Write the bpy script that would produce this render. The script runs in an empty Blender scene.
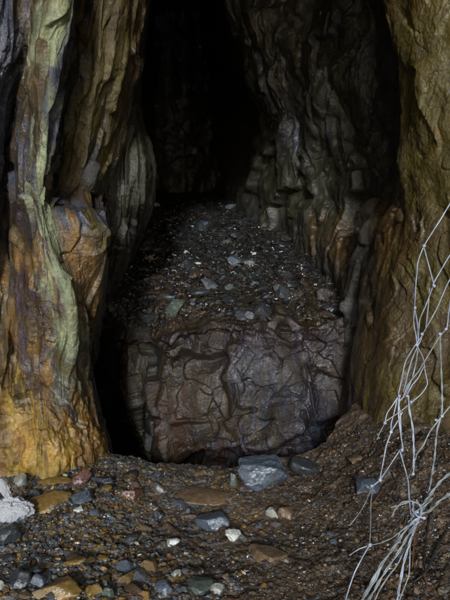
import bpy, math, random
import numpy as np
from mathutils import Vector, Matrix, noise as mnoise
from mathutils.bvhtree import BVHTree

random.seed(7)
RNG = np.random.default_rng(11)
scene = bpy.context.scene
C = scene.collection

# ------------------------------------------------------------------ camera
CAM = np.array([0.0, 0.0, 1.2])
F = 589.0
PITCH = math.atan(50 / F)

def ray(px, py):
    cx, cy = (px - 225) / F, -(py - 300) / F
    c, s = math.cos(PITCH), math.sin(PITCH)
    return np.array([cx, c + cy * s, -s + cy * c])

def at(px, py, d):
    """point of the place seen at that picture position, d metres ahead"""
    r = ray(px, py)
    return CAM + r * (d / r[1])

def to_px(P):
    """inverse of at() for arrays of points"""
    v = P - CAM
    c, s = math.cos(PITCH), math.sin(PITCH)
    y = v[:, 1] * c - v[:, 2] * s
    z = v[:, 1] * s + v[:, 2] * c
    y = np.maximum(y, 0.05)
    return 225 + F * v[:, 0] / y, 300 - F * z / y

cam_d = bpy.data.cameras.new('camera')
cam = bpy.data.objects.new('camera', cam_d); C.objects.link(cam)
cam.location = CAM
cam.rotation_euler = (math.pi / 2 - PITCH, 0, 0)
cam_d.sensor_fit = 'VERTICAL'; cam_d.sensor_height = 36
cam_d.lens = 36 * F / 600
cam_d.clip_start = 0.02; cam_d.clip_end = 2000
scene.camera = cam

# ------------------------------------------------------------------ noise
_perm = RNG.permutation(256).astype(np.int64); _perm = np.concatenate([_perm, _perm, _perm])
_g = RNG.normal(size=(256, 3)); _g /= np.linalg.norm(_g, axis=1)[:, None]

def perlin(p):
    p = np.asarray(p, float)
    i = np.floor(p).astype(np.int64); f = p - i
    i &= 255
    u = f * f * f * (f * (f * 6 - 15) + 10)
    out = 0
    for dx in (0, 1):
        wx = u[:, 0] if dx else 1 - u[:, 0]
        for dy in (0, 1):
            wy = u[:, 1] if dy else 1 - u[:, 1]
            for dz in (0, 1):
                wz = u[:, 2] if dz else 1 - u[:, 2]
                h = _perm[_perm[_perm[(i[:, 0] + dx) & 255] + ((i[:, 1] + dy) & 255)] + ((i[:, 2] + dz) & 255)]
                g = _g[h]
                out = out + wx * wy * wz * (g[:, 0] * (f[:, 0] - dx) + g[:, 1] * (f[:, 1] - dy) + g[:, 2] * (f[:, 2] - dz))
    return out * 1.6

def fbm(p, octv=4, rough=0.5):
    a, s, t = 1.0, 0.0, 0.0
    p = np.array(p, float)
    for k in range(octv):
        s = s + a * perlin(p + k * 17.3); t += a
        a *= rough; p = p * 2.03
    return s / t

def ridged(p, octv=4, rough=0.5):
    a, s, t = 1.0, 0.0, 0.0
    p = np.array(p, float)
    for k in range(octv):
        s = s + a * (1 - np.abs(perlin(p + k * 11.7)) * 2); t += a
        a *= rough; p = p * 2.1
    return s / t

def facet(p, seed=0, tilt=0.5, off=0.5, K=75.0):
    """fractured facets: every cell is a plane with its own tilt and height; also returns the distance to the joint"""
    p = np.asarray(p, float); n = len(p)
    i0 = np.floor(p).astype(np.int64)
    best = np.full(n, 1e9); sec = np.full(n, 1e9); val = np.zeros(n); ws = np.full(n, 1e-30)
    for dx in (-1, 0, 1):
        for dy in (-1, 0, 1):
            for dz in (-1, 0, 1):
                c = i0 + np.array([dx, dy, dz])
                h = (c[:, 0] * 73856093 ^ c[:, 1] * 19349663 ^ c[:, 2] * 83492791 ^ (seed * 2654435 + 12345)) & 0x7fffffff
                def r(k):
                    x = (h * (2 * k + 1103515245) + 12345 * k) & 0x7fffffff
                    x = (x ^ (x >> 13)) * 1274126177 & 0x7fffffff
                    return ((x ^ (x >> 16)) & 0xffff) / 65535.0
                pt = c + np.stack([r(1), r(2), r(3)], 1)
                d = p - pt
                dd = (d * d).sum(1)
                v = tilt * ((r(4) - .5) * d[:, 0] + (r(5) - .5) * d[:, 1] + (r(6) - .5) * d[:, 2]) * 2 + off * (r(7) - .5)
                m = dd < best
                sec = np.where(m, best, np.minimum(sec, dd))
                best = np.where(m, dd, best)
                wt = np.exp(-K * dd); val += wt * v; ws += wt
    val = val / ws
    return val, np.sqrt(sec) - np.sqrt(best)

def smooth(a, b, x):
    t = np.clip((x - a) / (b - a), 0, 1)
    return t * t * (3 - 2 * t)

# ------------------------------------------------------------------ rock colours, with painted shade in D (rgb, wetness)
PAL = {
    'P': (0.1748, 0.1961, 0.1109, .5),   # pale green-grey vein
    'Q': (0.0743, 0.0763, 0.0423, .7),
    'O': (0.1250, 0.0660, 0.0130, .75),  # ochre
    'Y': (0.2550, 0.1680, 0.0300, .8),   # yellow ochre
    'B': (0.0512, 0.0320, 0.0096, .8),   # brown
    'K': (0.0677, 0.0505, 0.0101, .5),   # olive brown
    'D': (0.0217, 0.0196, 0.0164, .4),   # dark, also shade painted into recesses and far parts
    'U': (0.0431, 0.0474, 0.0687, 1.0),  # blue-grey wet
    'V': (0.0380, 0.0251, 0.0337, 1.0),  # purple-brown wet
    'G': (0.0276, 0.0264, 0.0147, .6),   # green-grey
    'R': (0.0600, 0.0240, 0.0090, .8),   # rust
    'E': (0.0335, 0.0206, 0.0122, .85),  # wet earth
}

# ------------------------------------------------------------------ mesh helpers
def build_mesh(name, verts, faces, smooth_shade=True, col=None, mat=None):
    me = bpy.data.meshes.new(name)
    verts = np.asarray(verts, np.float32); faces = np.asarray(faces, np.int32)
    k = faces.shape[1]
    me.vertices.add(len(verts)); me.vertices.foreach_set('co', verts.ravel())
    me.loops.add(faces.size); me.loops.foreach_set('vertex_index', faces.ravel())
    me.polygons.add(len(faces))
    me.polygons.foreach_set('loop_start', np.arange(0, faces.size, k, dtype=np.int32))
    me.polygons.foreach_set('loop_total', np.full(len(faces), k, np.int32))
    me.polygons.foreach_set('use_smooth', np.full(len(faces), smooth_shade))
    me.update(calc_edges=True)
    if col is not None:
        a = me.color_attributes.new('rock_colour', 'FLOAT_COLOR', 'POINT')
        a.data.foreach_set('color', np.asarray(col, np.float32).ravel())
    if mat: me.materials.append(mat)
    return me

def link(name, me, parent=None, **props):
    o = bpy.data.objects.new(name, me); C.objects.link(o)
    if parent: o.parent = parent
    for k, v in props.items(): o[k] = v
    return o

def catmull(ctrl, xs, ten=0.5):
    """ctrl (n,...) sampled at float positions xs in [0,n-1]"""
    n = len(ctrl)
    i = np.clip(np.floor(xs).astype(int), 0, n - 2); t = (xs - i)
    sh = (-1,) + (1,) * (ctrl.ndim - 1)
    t = t.reshape(sh)
    p0 = ctrl[np.maximum(i - 1, 0)]; p1 = ctrl[i]; p2 = ctrl[i + 1]; p3 = ctrl[np.minimum(i + 2, n - 1)]
    m1 = (p2 - p0) * ten; m2 = (p3 - p1) * ten
    t2, t3 = t * t, t * t * t
    return (2 * t3 - 3 * t2 + 1) * p1 + (t3 - 2 * t2 + t) * m1 + (-2 * t3 + 3 * t2) * p2 + (t3 - t2) * m2

def grid_normals(P):
    du = np.gradient(P, axis=1); dv = np.gradient(P, axis=0)
    n = np.cross(du, dv)
    return n / np.maximum(np.linalg.norm(n, axis=2, keepdims=True), 1e-9)

def sheet(name, pts, cols, nu, nv, disp, flip=False, mat=None, ten=0.36, streaks=.4, post=None, dark=1.0):
    """pts (rows, columns, 3) control net -> dense displaced sheet. nu / nv: samples per interval (list or int)."""
    R_, K_ = pts.shape[:2]
    def samples(n, spec):
        spec = [spec] * (n - 1) if isinstance(spec, int) else spec
        out = []
        for i, s in enumerate(spec): out += list(i + np.arange(s) / s)
        return np.array(out + [n - 1.0])
    us, vs = samples(K_, nu), samples(R_, nv)
    A = catmull(pts, vs, ten)
    P = np.swapaxes(catmull(np.swapaxes(A, 0, 1), us, ten), 0, 1)
    V, U = len(vs), len(us)
    N = grid_normals(P)
    if flip: N = -N
    # smooth the displacement direction
    s = np.concatenate([[0], np.cumsum(np.linalg.norm(np.diff(P, axis=1), axis=2).mean(0))])
    t = np.concatenate([[0], np.cumsum(np.linalg.norm(np.diff(P, axis=0), axis=2).mean(1))])
    S, T = np.meshgrid(s, t)
    UU, VV = np.meshgrid(us, vs)
    p = P.reshape(-1, 3); st = np.stack([S.ravel(), T.ravel(), np.zeros(S.size)], 1)
    d = disp(p, st, UU.ravel(), VV.ravel())
    p2 = p + N.reshape(-1, 3) * d[:, None]
    if post is not None: p2 = p2 + post(p)
    # colour: looked up in the control net at a noise-shifted place, so seams are ragged
    w1 = fbm(np.stack([st[:, 0] * 13, st[:, 1] * 2.2, st[:, 2]], 1), 6, .65) * .95
    w2 = fbm(np.stack([st[:, 0] * 12 + 40, st[:, 1] * 3, st[:, 2]], 1), 6, .65) * 2.6
    jt = facet(np.stack([st[:, 0] * 11 + w2 * .15, st[:, 1] * 2.4, st[:, 2] + .5], 1), 4)[0]
    w1 = w1 + 1.6 * jt; w2 = w2 + 1.5 * jt
    uu = np.clip(UU.ravel() + w1, 0, K_ - 1.001); vv = np.clip(VV.ravel() + w2, 0, R_ - 1.001)
    CC = np.array([[PAL[c] for c in row] for row in cols], float)
    i, j = vv.astype(int), uu.astype(int); a = (vv - i)[:, None]; b = (uu - j)[:, None]
    b = smooth(0.1, .9, b); a = smooth(0, 1, a)
    col = (CC[i, j] * (1 - a) + CC[i + 1, j] * a) * (1 - b) + (CC[i, j + 1] * (1 - a) + CC[i + 1, j + 1] * a) * b
    # mineral streaks and speckle
    k = 1 + streaks * fbm(np.stack([st[:, 0] * 30, st[:, 1] * 4, st[:, 2] + 5], 1), 4, .6)
    k *= 1 + .5 * fbm(np.stack([st[:, 0] * 14, st[:, 1] * 12, st[:, 2] + 9], 1), 5, .65)
    och = smooth(.15, .6, fbm(p * np.array([7, 7, 3.0]) + 31, 5, .65))[:, None]
    tint = np.array([1.28, 1.0, .62])
    col[:, :3] = np.clip(col[:, :3] * k[:, None] * (1 + och * (tint - 1)) * dark, .004, .6)  # dark paints the loss of light with depth into the colour
    idx = np.arange(V * U).reshape(V, U)
    f = np.stack([idx[:-1, :-1], idx[:-1, 1:], idx[1:, 1:], idx[1:, :-1]], -1).reshape(-1, 4)
    if flip: f = f[:, ::-1]
    return p2, f, col, (V, U)

# ------------------------------------------------------------------ materials
def new_mat(name):
    m = bpy.data.materials.new(name); m.use_nodes = True
    nt = m.node_tree; nt.nodes.clear()
    out = nt.nodes.new('ShaderNodeOutputMaterial'); b = nt.nodes.new('ShaderNodeBsdfPrincipled')
    nt.links.new(b.outputs[0], out.inputs[0])
    return m, nt, b

def nd(nt, typ, ins=None, **props):
    n = nt.nodes.new(typ)
    for k, v in props.items(): setattr(n, k, v)
    if ins:
        for k, v in ins.items():
            s = n.inputs[k]
            if hasattr(v, 'is_linked') or isinstance(v, bpy.types.NodeSocket): nt.links.new(v, s)
            else: s.default_value = v
    return n

def math_n(nt, op, a, b=0.0, c=0.0, clamp=False):
    n = nt.nodes.new('ShaderNodeMath'); n.operation = op; n.use_clamp = clamp
    for i, v in enumerate((a, b, c)):
        if isinstance(v, bpy.types.NodeSocket): nt.links.new(v, n.inputs[i])
        else: n.inputs[i].default_value = v
    return n.outputs[0]

def noise_n(nt, vec, scale, detail=6, rough=.6, dist=0.0):
    return nd(nt, 'ShaderNodeTexNoise', {'Vector': vec, 'Scale': scale, 'Detail': detail, 'Roughness': rough, 'Distortion': dist})

def rng_n(nt, v, a, b, lo, hi):
    return nd(nt, 'ShaderNodeMapRange', {'Value': v, 'From Min': a, 'From Max': b, 'To Min': lo, 'To Max': hi}).outputs[0]

def rock_material(name, colour=None, wet=None, bump=1.0, streak=(1, 1, .5), per_object=False, rough_base=.62, fine=1.0, glint=105.0, wet_gain=1.15):
    """wet rock: the colour comes from the 'rock_colour' attribute of the mesh (mineral patches and painted shade) or is a single stone's own colour"""
    m, nt, b = new_mat(name)
    tc = nd(nt, 'ShaderNodeTexCoord')
    obj = tc.outputs['Object']
    st = nd(nt, 'ShaderNodeMapping', {'Vector': obj, 'Scale': streak}).outputs[0]
    if colour is None:
        at_ = nd(nt, 'ShaderNodeAttribute', attribute_name='rock_colour', attribute_type='GEOMETRY')
        base, wetv = at_.outputs['Color'], at_.outputs['Alpha']
    else:
        rgb = nd(nt, 'ShaderNodeRGB'); rgb.outputs[0].default_value = (*colour, 1)
        base = rgb.outputs[0]
        v = nd(nt, 'ShaderNodeValue'); v.outputs[0].default_value = wet; wetv = v.outputs[0]
    n1 = noise_n(nt, st, 9, 6, .62, .4).outputs['Fac']
    n2 = noise_n(nt, obj, 55, 6, .7).outputs['Fac']
    n3 = noise_n(nt, obj, 260, 3, .7).outputs['Fac']
    k = math_n(nt, 'MULTIPLY', rng_n(nt, n1, .3, .7, .62, 1.4), rng_n(nt, n2, .3, .7, .6, 1.42))
    k = math_n(nt, 'MULTIPLY', k, rng_n(nt, n3, .3, .7, .75, 1.25))
    if per_object:
        oi = nd(nt, 'ShaderNodeObjectInfo')
        k = math_n(nt, 'MULTIPLY', k, rng_n(nt, oi.outputs['Random'], 0, 1, .65, 1.4))
    mul = nd(nt, 'ShaderNodeVectorMath', {0: base, 1: nd(nt, 'ShaderNodeCombineXYZ', {0: k, 1: k, 2: k}).outputs[0]}, operation='MULTIPLY')
    # patches of rusty deposit
    pt = noise_n(nt, st, 4.3, 7, .7, .6).outputs['Fac']
    mx = nd(nt, 'ShaderNodeMix', data_type='RGBA', blend_type='MULTIPLY')
    nt.links.new(rng_n(nt, pt, .52, .66, 0, .75), mx.inputs['Factor'])
    nt.links.new(mul.outputs[0], mx.inputs['A']); mx.inputs['B'].default_value = (1.12, .88, .62, 1)
    nt.links.new(mx.outputs['Result'], b.inputs['Base Color'])
    # wetness
    wn = noise_n(nt, st, 7, 4, .65).outputs['Fac']
    w = math_n(nt, 'MULTIPLY', wetv, rng_n(nt, wn, .41, .56, .0, wet_gain), clamp=True)
    nt.links.new(math_n(nt, 'MULTIPLY_ADD', w, -.36, rough_base, clamp=True), b.inputs['Roughness'])
    b.inputs['Specular IOR Level'].default_value = .45
    nt.links.new(w, b.inputs['Coat Weight'])
    b.inputs['Coat Roughness'].default_value = .11
    b.inputs['Coat IOR'].default_value = 1.5
    h = math_n(nt, 'ADD', math_n(nt, 'MULTIPLY', n1, .012 * bump), math_n(nt, 'MULTIPLY', n2, .0062 * bump * fine))
    h = math_n(nt, 'ADD', h, math_n(nt, 'MULTIPLY', n3, .0018 * bump * fine))
    vor = nd(nt, 'ShaderNodeTexVoronoi', {'Vector': obj, 'Scale': 75.0}, feature='F1').outputs['Distance']
    h = math_n(nt, 'ADD', h, math_n(nt, 'MULTIPLY', vor, .0022 * bump * fine))
    bp = nd(nt, 'ShaderNodeBump', {'Height': h, 'Strength': 1.0, 'Distance': 1.0})
    nt.links.new(bp.outputs[0], b.inputs['Normal'])
    # the water film lies over small crystal faces, each tilted its own way
    jit = noise_n(nt, obj, 90, 2, .6).outputs['Color']
    vsum = None
    for sc_, am in ((glint * .28, .5), (glint * .8, .45), (glint * 1.6, .35)):
        vc = nd(nt, 'ShaderNodeTexVoronoi', {'Vector': nd(nt, 'ShaderNodeVectorMath', {0: obj, 1: nd(nt, 'ShaderNodeVectorMath', {0: jit, 'Scale': .012}, operation='SCALE').outputs[0]}, operation='ADD').outputs[0], 'Scale': sc_}, feature='F1').outputs['Color']
        cen = nd(nt, 'ShaderNodeVectorMath', {0: vc, 1: (.5, .5, .5)}, operation='SUBTRACT').outputs[0]
        t_ = nd(nt, 'ShaderNodeVectorMath', {0: cen, 'Scale': am}, operation='SCALE').outputs[0]
        vsum = t_ if vsum is None else nd(nt, 'ShaderNodeVectorMath', {0: vsum, 1: t_}, operation='ADD').outputs[0]
    bp2 = nd(nt, 'ShaderNodeBump', {'Height': h, 'Strength': .8, 'Distance': 1.0})
    cn = nd(nt, 'ShaderNodeVectorMath', {0: bp2.outputs[0], 1: vsum}, operation='ADD').outputs[0]
    cn = nd(nt, 'ShaderNodeVectorMath', {0: cn}, operation='NORMALIZE').outputs[0]
    nt.links.new(cn, b.inputs['Coat Normal'])
    return m

M_WALL = rock_material('wet_rock')
M_FACE = rock_material('wet_rock_face', streak=(1, 1, .6), bump=1.0, wet_gain=.75)
M_RUB = rock_material('wet_rubble', streak=(1, 1, 1), bump=1.0)
M_GRD = rock_material('wet_ground', streak=(1, 1, 1), bump=.8)
M_GRAV = rock_material('gravel_stone', streak=(1, 1, 1), bump=.25, rough_base=.55)

# ------------------------------------------------------------------ LEFT WALL
ROWS = [-140, -40, 20, 70, 120, 160, 195, 212, 235, 265, 300, 335, 370, 410, 450, 500, 560]
def column(px, d, cols):
    n = len(ROWS)
    px = [px] * n if not isinstance(px, (list, tuple)) else px
    d = [d] * n if not isinstance(d, (list, tuple)) else d
    cols = list(cols); assert len(px) == n and len(d) == n and len(cols) == n, (len(px), len(d), len(cols))
    return [at(px[i], ROWS[i], d[i]) for i in range(n)], cols
def wcolumn(x, y, ref, col):
    """a column beside or behind the camera, heights taken from a seen column"""
    z = [p[2] for p in ref[0]]
    n = len(ROWS)
    xs = [x] * n if not isinstance(x, (list, tuple)) else x
    return [np.array([xs[i], y, z[i]]) for i in range(n)], list(col * n)

c1 = column(-5, [3.0, 3.1, 3.15, 3.2, 3.25, 3.3, 3.3, 3.3, 3.3, 3.3, 3.28, 3.26, 3.2, 2.98, 2.9, 2.9, 2.9], 'UUUUUUVBOOBBBOOYY')
L = [
    wcolumn(-3.6, -1.2, c1, 'K'), wcolumn(-2.2, .2, c1, 'K'), wcolumn(-1.65, 1.6, c1, 'B'),
    column(-110, 2.7, 'BBBBBBBBBBBBOOOOO'),
    c1,
    column([30, 28, 26, 24, 16, 8, 8, 8, 6, 8, 10, 14, 16, 20, 25, 25, 25],
           [3.15, 3.15, 3.2, 3.35, 3.55, 3.6, 3.6, 3.6, 3.6, 3.5, 3.38, 3.3, 3.24, 2.98, 2.87, 2.87, 2.87], 'VVBDDDDDDDBOBYYYY'),  # D paints the shade inside the crevice
    column([42, 38, 34, 32, 30, 26, 28, 30, 32, 36, 40, 44, 44, 45, 50, 50, 50],
           [3.05, 3.05, 3.1, 3.1, 3.12, 3.12, 3.1, 3.1, 3.05, 3.0, 3.05, 3.1, 3.14, 2.98, 2.9, 2.9, 2.9], 'BBBBBUBVBOVBVOYYY'),
    column([62, 58, 52, 49, 46, 44, 40, 42, 49, 58, 66, 70, 68, 76, 85, 85, 85],
           [2.9, 2.9, 2.93, 2.95, 2.95, 2.98, 3.02, 3.02, 3.02, 3.02, 3.02, 3.06, 3.1, 3.1, 3.05, 3.05, 3.05], 'PPPPPPPPPPPPQOOOO'),
    column([78, 74, 70, 66, 57, 49, 47, 50, 56, 63, 74, 77, 76, 89, 102, 110, 112],
           [3.05, 3.05, 3.05, 3.05, 3.05, 3.05, 3.1, 3.1, 3.1, 3.12, 3.12, 3.16, 3.2, 3.25, 3.2, 3.2, 3.2], 'QQUUUQBQBBQQBOOOO'),
    column([70, 72, 70, 66, 56, 49, 52, 62, 72, 80, 84, 84, 84, 92, 106, 112, 114],
           [3.6, 3.6, 3.6, 3.6, 3.6, 3.6, 3.4, 3.12, 3.12, 3.17, 3.25, 3.4, 3.5, 3.5, 3.4, 3.4, 3.4], 'DDDDDDDUOOBBDDOOO'),  # D paints the shade of the recess behind the ridge
    column([112, 108, 103, 100, 93, 87, 80, 90, 103, 104, 100, 96, 88, 94, 107, 113, 115],
           [3.45, 3.45, 3.45, 3.45, 3.5, 3.52, 3.5, 3.25, 3.18, 3.27, 3.4, 3.55, 3.8, 3.8, 3.7, 3.7, 3.7], 'BBKKKKBUKBBDDDDDD'),
    column([150, 148, 143, 138, 124, 112, 99, 103, 106, 106, 103, 98, 90, 95, 107, 113, 115],
           [3.95, 3.95, 3.95, 3.95, 3.95, 3.92, 3.85, 3.5, 3.45, 3.5, 3.6, 3.8, 4.1, 4.1, 4.1, 4.1, 4.1], 'BBBBBBDDBBDDDDDDD'),
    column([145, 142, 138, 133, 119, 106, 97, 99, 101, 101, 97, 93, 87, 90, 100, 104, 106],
           [4.2, 4.2, 4.2, 4.2, 4.1, 4.05, 4.05, 4.1, 4.15, 4.3, 4.4, 4.5, 4.7, 4.7, 4.7, 4.7, 4.7], 'D' * 17),  # hidden hollow coloured D in place of shade
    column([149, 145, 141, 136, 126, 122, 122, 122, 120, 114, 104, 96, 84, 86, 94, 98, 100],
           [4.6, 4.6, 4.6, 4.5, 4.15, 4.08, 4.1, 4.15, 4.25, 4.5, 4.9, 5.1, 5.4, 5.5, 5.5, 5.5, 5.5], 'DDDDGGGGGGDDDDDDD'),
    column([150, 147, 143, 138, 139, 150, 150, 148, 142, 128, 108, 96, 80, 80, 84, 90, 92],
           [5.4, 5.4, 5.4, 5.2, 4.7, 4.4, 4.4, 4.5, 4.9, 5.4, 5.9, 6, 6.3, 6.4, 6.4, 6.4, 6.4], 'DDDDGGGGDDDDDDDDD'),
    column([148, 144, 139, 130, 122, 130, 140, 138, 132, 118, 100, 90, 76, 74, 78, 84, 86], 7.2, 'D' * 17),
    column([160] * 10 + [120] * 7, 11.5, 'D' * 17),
]
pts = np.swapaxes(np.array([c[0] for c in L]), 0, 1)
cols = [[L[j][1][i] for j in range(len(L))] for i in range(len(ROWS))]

def disp_left(p, st, U, V):
    warp = fbm(p * 1.6, 3)[:, None]
    q = st + np.concatenate([warp * .04, warp * .3, warp * 0], 1)
    q[:, 0] += .10 * q[:, 1]
    z0 = q[:, 2]
    near = smooth(1.5, 3, U)
    low = smooth(11.6, 13.2, V) * smooth(10, 7.5, U)          # the round yellow foot
    spur = smooth(6.2, 7.0, V) * smooth(11.4, 9.5, V) * smooth(7.2, 8.0, U) * smooth(12, 11, U)   # flat-sided block
    plate = np.clip(1 - .85 * low - .92 * spur, 0, 1)
    msk = smooth(-.1, .35, fbm(p * 2.4 + 77, 3))
    fc, jd = facet(np.stack([q[:, 0] * 5, q[:, 1] * .9, z0 + .5], 1), 3, .8, .3)
    d = .075 * fc
    fc2, jd2 = facet(np.stack([q[:, 0] * 12, q[:, 1] * 1.9, z0 + .5], 1), 8, 1.0, .35)
    d += .034 * fc2
    d += .012 * (ridged(np.stack([q[:, 0] * 7, q[:, 1] * .5, z0], 1), 2, .5) - .5)
    d *= plate
    fc3, jd3 = facet(np.stack([q[:, 0] * 30 + q[:, 1] * 4, q[:, 1] * 7, z0 + .5], 1), 9, 1.0, .5)
    d += .009 * fc3 * msk * (1 - .5 * spur)
    d += .003 * plate * msk * ridged(np.stack([q[:, 0] * 26, q[:, 1] * 1.4, z0 + 2], 1), 2, .5)
    d += .016 * plate * fbm(p * 5, 3, .5)
    d += .0035 * fbm(p * np.array([38, 38, 26]), 4, .7)
    d += .007 * facet(p * np.array([16, 16, 7]) + warp * 2, 14, 1, .5)[0] * (1 - .5 * spur)
    d += low * (.06 * fbm(p * 4.5 + 9, 4, .55) + .018 * fbm(p * np.array([18, 18, 14]), 3, .6))
    fc4, jd4 = facet(p * np.array([9, 9, 8]) + warp, 12, .9, .4)
    d += low * .03 * fc4 + .03 * spur * facet(p * np.array([6, 6, 5]) + warp, 13, 1.0, .0)[0]
    return d * (.6 + .4 * near)
nu = [6, 10, 14, 30, 50, 50, 50, 50, 50, 40, 60, 60, 40, 40, 30, 20, 8]
nu = nu[:len(L) - 1]
nv = [14, 30, 44, 44, 44, 36, 24, 26, 32, 36, 36, 36, 40, 40, 24, 8]
p, f, c, _ = sheet('cave_wall', pts, cols, nu, nv, disp_left, flip=True)
me_left = build_mesh('cave_wall', p, f, col=c, mat=M_WALL)
o_left = link('cave_wall', me_left, kind='structure')

# ------------------------------------------------------------------ RIGHT WALL
r9 = column(560, 2.75, 'K' * 17)
R = [
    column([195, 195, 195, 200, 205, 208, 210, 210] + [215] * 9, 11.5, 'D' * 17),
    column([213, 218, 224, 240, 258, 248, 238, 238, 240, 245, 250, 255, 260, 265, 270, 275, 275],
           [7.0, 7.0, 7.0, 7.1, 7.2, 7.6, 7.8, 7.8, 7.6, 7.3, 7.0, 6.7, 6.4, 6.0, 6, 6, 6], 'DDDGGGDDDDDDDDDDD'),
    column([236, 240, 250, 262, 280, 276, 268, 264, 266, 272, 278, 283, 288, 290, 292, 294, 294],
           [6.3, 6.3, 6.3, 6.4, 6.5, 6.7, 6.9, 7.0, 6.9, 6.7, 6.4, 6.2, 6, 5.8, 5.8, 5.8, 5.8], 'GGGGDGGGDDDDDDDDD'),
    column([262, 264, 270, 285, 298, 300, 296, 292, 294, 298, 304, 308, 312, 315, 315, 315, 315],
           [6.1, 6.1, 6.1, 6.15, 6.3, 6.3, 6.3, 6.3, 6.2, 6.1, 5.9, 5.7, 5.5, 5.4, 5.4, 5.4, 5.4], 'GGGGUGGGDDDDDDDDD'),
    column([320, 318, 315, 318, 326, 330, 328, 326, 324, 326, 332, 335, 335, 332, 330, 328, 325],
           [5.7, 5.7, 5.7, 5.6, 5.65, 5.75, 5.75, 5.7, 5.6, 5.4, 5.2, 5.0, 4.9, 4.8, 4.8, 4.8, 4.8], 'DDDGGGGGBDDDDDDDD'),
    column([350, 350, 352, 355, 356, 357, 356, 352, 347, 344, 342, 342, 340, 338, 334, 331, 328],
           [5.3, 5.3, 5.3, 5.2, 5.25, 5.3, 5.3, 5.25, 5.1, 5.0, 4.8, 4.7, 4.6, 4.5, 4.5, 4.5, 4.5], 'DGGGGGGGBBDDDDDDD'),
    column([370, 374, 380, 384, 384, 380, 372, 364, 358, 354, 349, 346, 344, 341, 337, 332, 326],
           [5.0, 5.0, 5.0, 4.95, 4.95, 4.9, 4.8, 4.65, 4.55, 4.5, 4.45, 4.45, 4.45, 4.45, 4.45, 4.45, 4.45], 'DDGDDDDDDDDDDDDEE'),
    column([376, 386, 394, 401, 400, 396, 388, 378, 370, 364, 359, 355, 351, 347, 343, 338, 331],
           [4.4, 4.4, 4.4, 4.4, 4.4, 4.35, 4.3, 4.25, 4.2, 4.2, 4.2, 4.2, 4.2, 4.18, 4.15, 4.1, 4.1], 'BBDDDDBBEDDDEEEEE'),  # D in the lower rows paints shade onto the lit corner
    column([366, 376, 388, 399, 400, 398, 395, 389, 382, 376, 370, 364, 358, 354, 350, 346, 340],
           [3.75, 3.75, 3.75, 3.75, 3.75, 3.75, 3.8, 3.85, 3.85, 3.85, 3.85, 3.85, 3.85, 3.8, 3.75, 3.7, 3.7], 'KKBKBBBBBBEBBBEEE'),
    column([400, 405, 412, 418, 419, 418, 416, 413, 410, 406, 402, 398, 393, 388, 384, 382, 380],
           [3.45, 3.45, 3.45, 3.45, 3.45, 3.5, 3.52, 3.52, 3.52, 3.52, 3.5, 3.48, 3.45, 3.4, 3.3, 3.2, 3.2], 'KKKKKKKBBKBBBKBEE'),
    column([455, 455, 455, 457, 458, 458, 456, 455, 454, 452, 450, 450, 446, 442, 440, 440, 440],
           [3.2] * 13 + [3.1, 3.0, 3.0, 3.0], 'KKKKKKKKBKKBBKBEE'),
    r9,
    wcolumn(1.75, 1.5, r9, 'K'), wcolumn(2.3, .2, r9, 'K'), wcolumn(3.8, -1.2, r9, 'K'),
]
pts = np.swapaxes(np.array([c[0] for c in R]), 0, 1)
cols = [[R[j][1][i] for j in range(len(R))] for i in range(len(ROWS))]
def disp_right(p, st, U, V):
    warp = fbm(p * 2.0 + 50, 3)[:, None]
    q = st + np.concatenate([warp * .15, warp * .3, warp * 0], 1)
    far = smooth(7.6, 6.4, U)
    # far part: slanted slabs and hollows; near part: smooth worn face
    qs = np.stack([q[:, 0] * 2.2 + q[:, 1] * 1.3, q[:, 1] * .9, q[:, 2] + 3.3], 1)
    fc, jd = facet(qs, 5, .8, .4)
    d = far * (.14 * fc + .10 * fbm(p * 2.2, 3, .5))
    fc2, jd2 = facet(qs * 2.7, 6, .9, .4)
    d += (.2 + .8 * far) * .030 * fc2
    fc3, jd3 = facet(p * np.array([9, 9, 6]) + warp * .8, 61, 1, .3)
    msk = smooth(-.05, .35, fbm(p * 2 + 33, 3))
    d += (.35 + .65 * far) * .016 * fc3 * msk
    d += (1 - far) * (.085 * fbm(p * np.array([2.2, 2.2, 1.1]) + 4, 3, .5) + .03 * facet(p * np.array([3.2, 3.2, 1.6]) + warp * 2, 77, .8, .1)[0])
    d += .014 * fbm(p * np.array([10, 10, 8]), 5, .65) + .003 * fbm(p * 45, 3, .7) + far * .022 * facet(p * np.array([5, 5, 3]) + warp * .5, 62, 1, .3)[0]
    return d
nu = [8, 30, 40, 50, 50, 40, 20, 24, 50, 60, 40, 12, 10, 6]
p, f, c, _ = sheet('cave_wall', pts, cols, nu, nv, disp_right, flip=True, streaks=.18)
me_right = build_mesh('cave_wall', p, f, col=c, mat=M_WALL)
o_right = link('cave_wall', me_right, kind='structure')

# ------------------------------------------------------------------ RUBBLE SLOPE AND THE ROCK FACE UNDER IT
def lip_noise(p):
    z = .13 * fbm(p * np.array([2.5, 1.2, 1.2]) + 61, 3, .5) + .01 * facet(p * np.array([9, 6, 6]) + 8, 71, .5, .9)[0]
    return np.stack([z * .3, -z * .6, z], 1) * smooth(5.3, 4.6, p[:, 1])[:, None] + np.stack([0 * z, 0 * z, 0 * z], 1)
XS = [80, 105, 125, 150, 180, 215, 250, 285, 320, 345, 375]
def row_slope(py, d, dpx=0, sx=1.0):
    return [at(225 + (x - 225) * sx + dpx, py, d) for x in XS]
slope = [
    row_slope(186, 12.0, 0, .9), row_slope(196, 9.5, 0, .95), row_slope(208, 8.0), row_slope(228, 6.9), row_slope(252, 6.1), row_slope(280, 5.4), row_slope(302, 4.95),
]
lip_py = [345, 334, 325, 338, 331, 318, 325, 315, 323, 315, 322]
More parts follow.
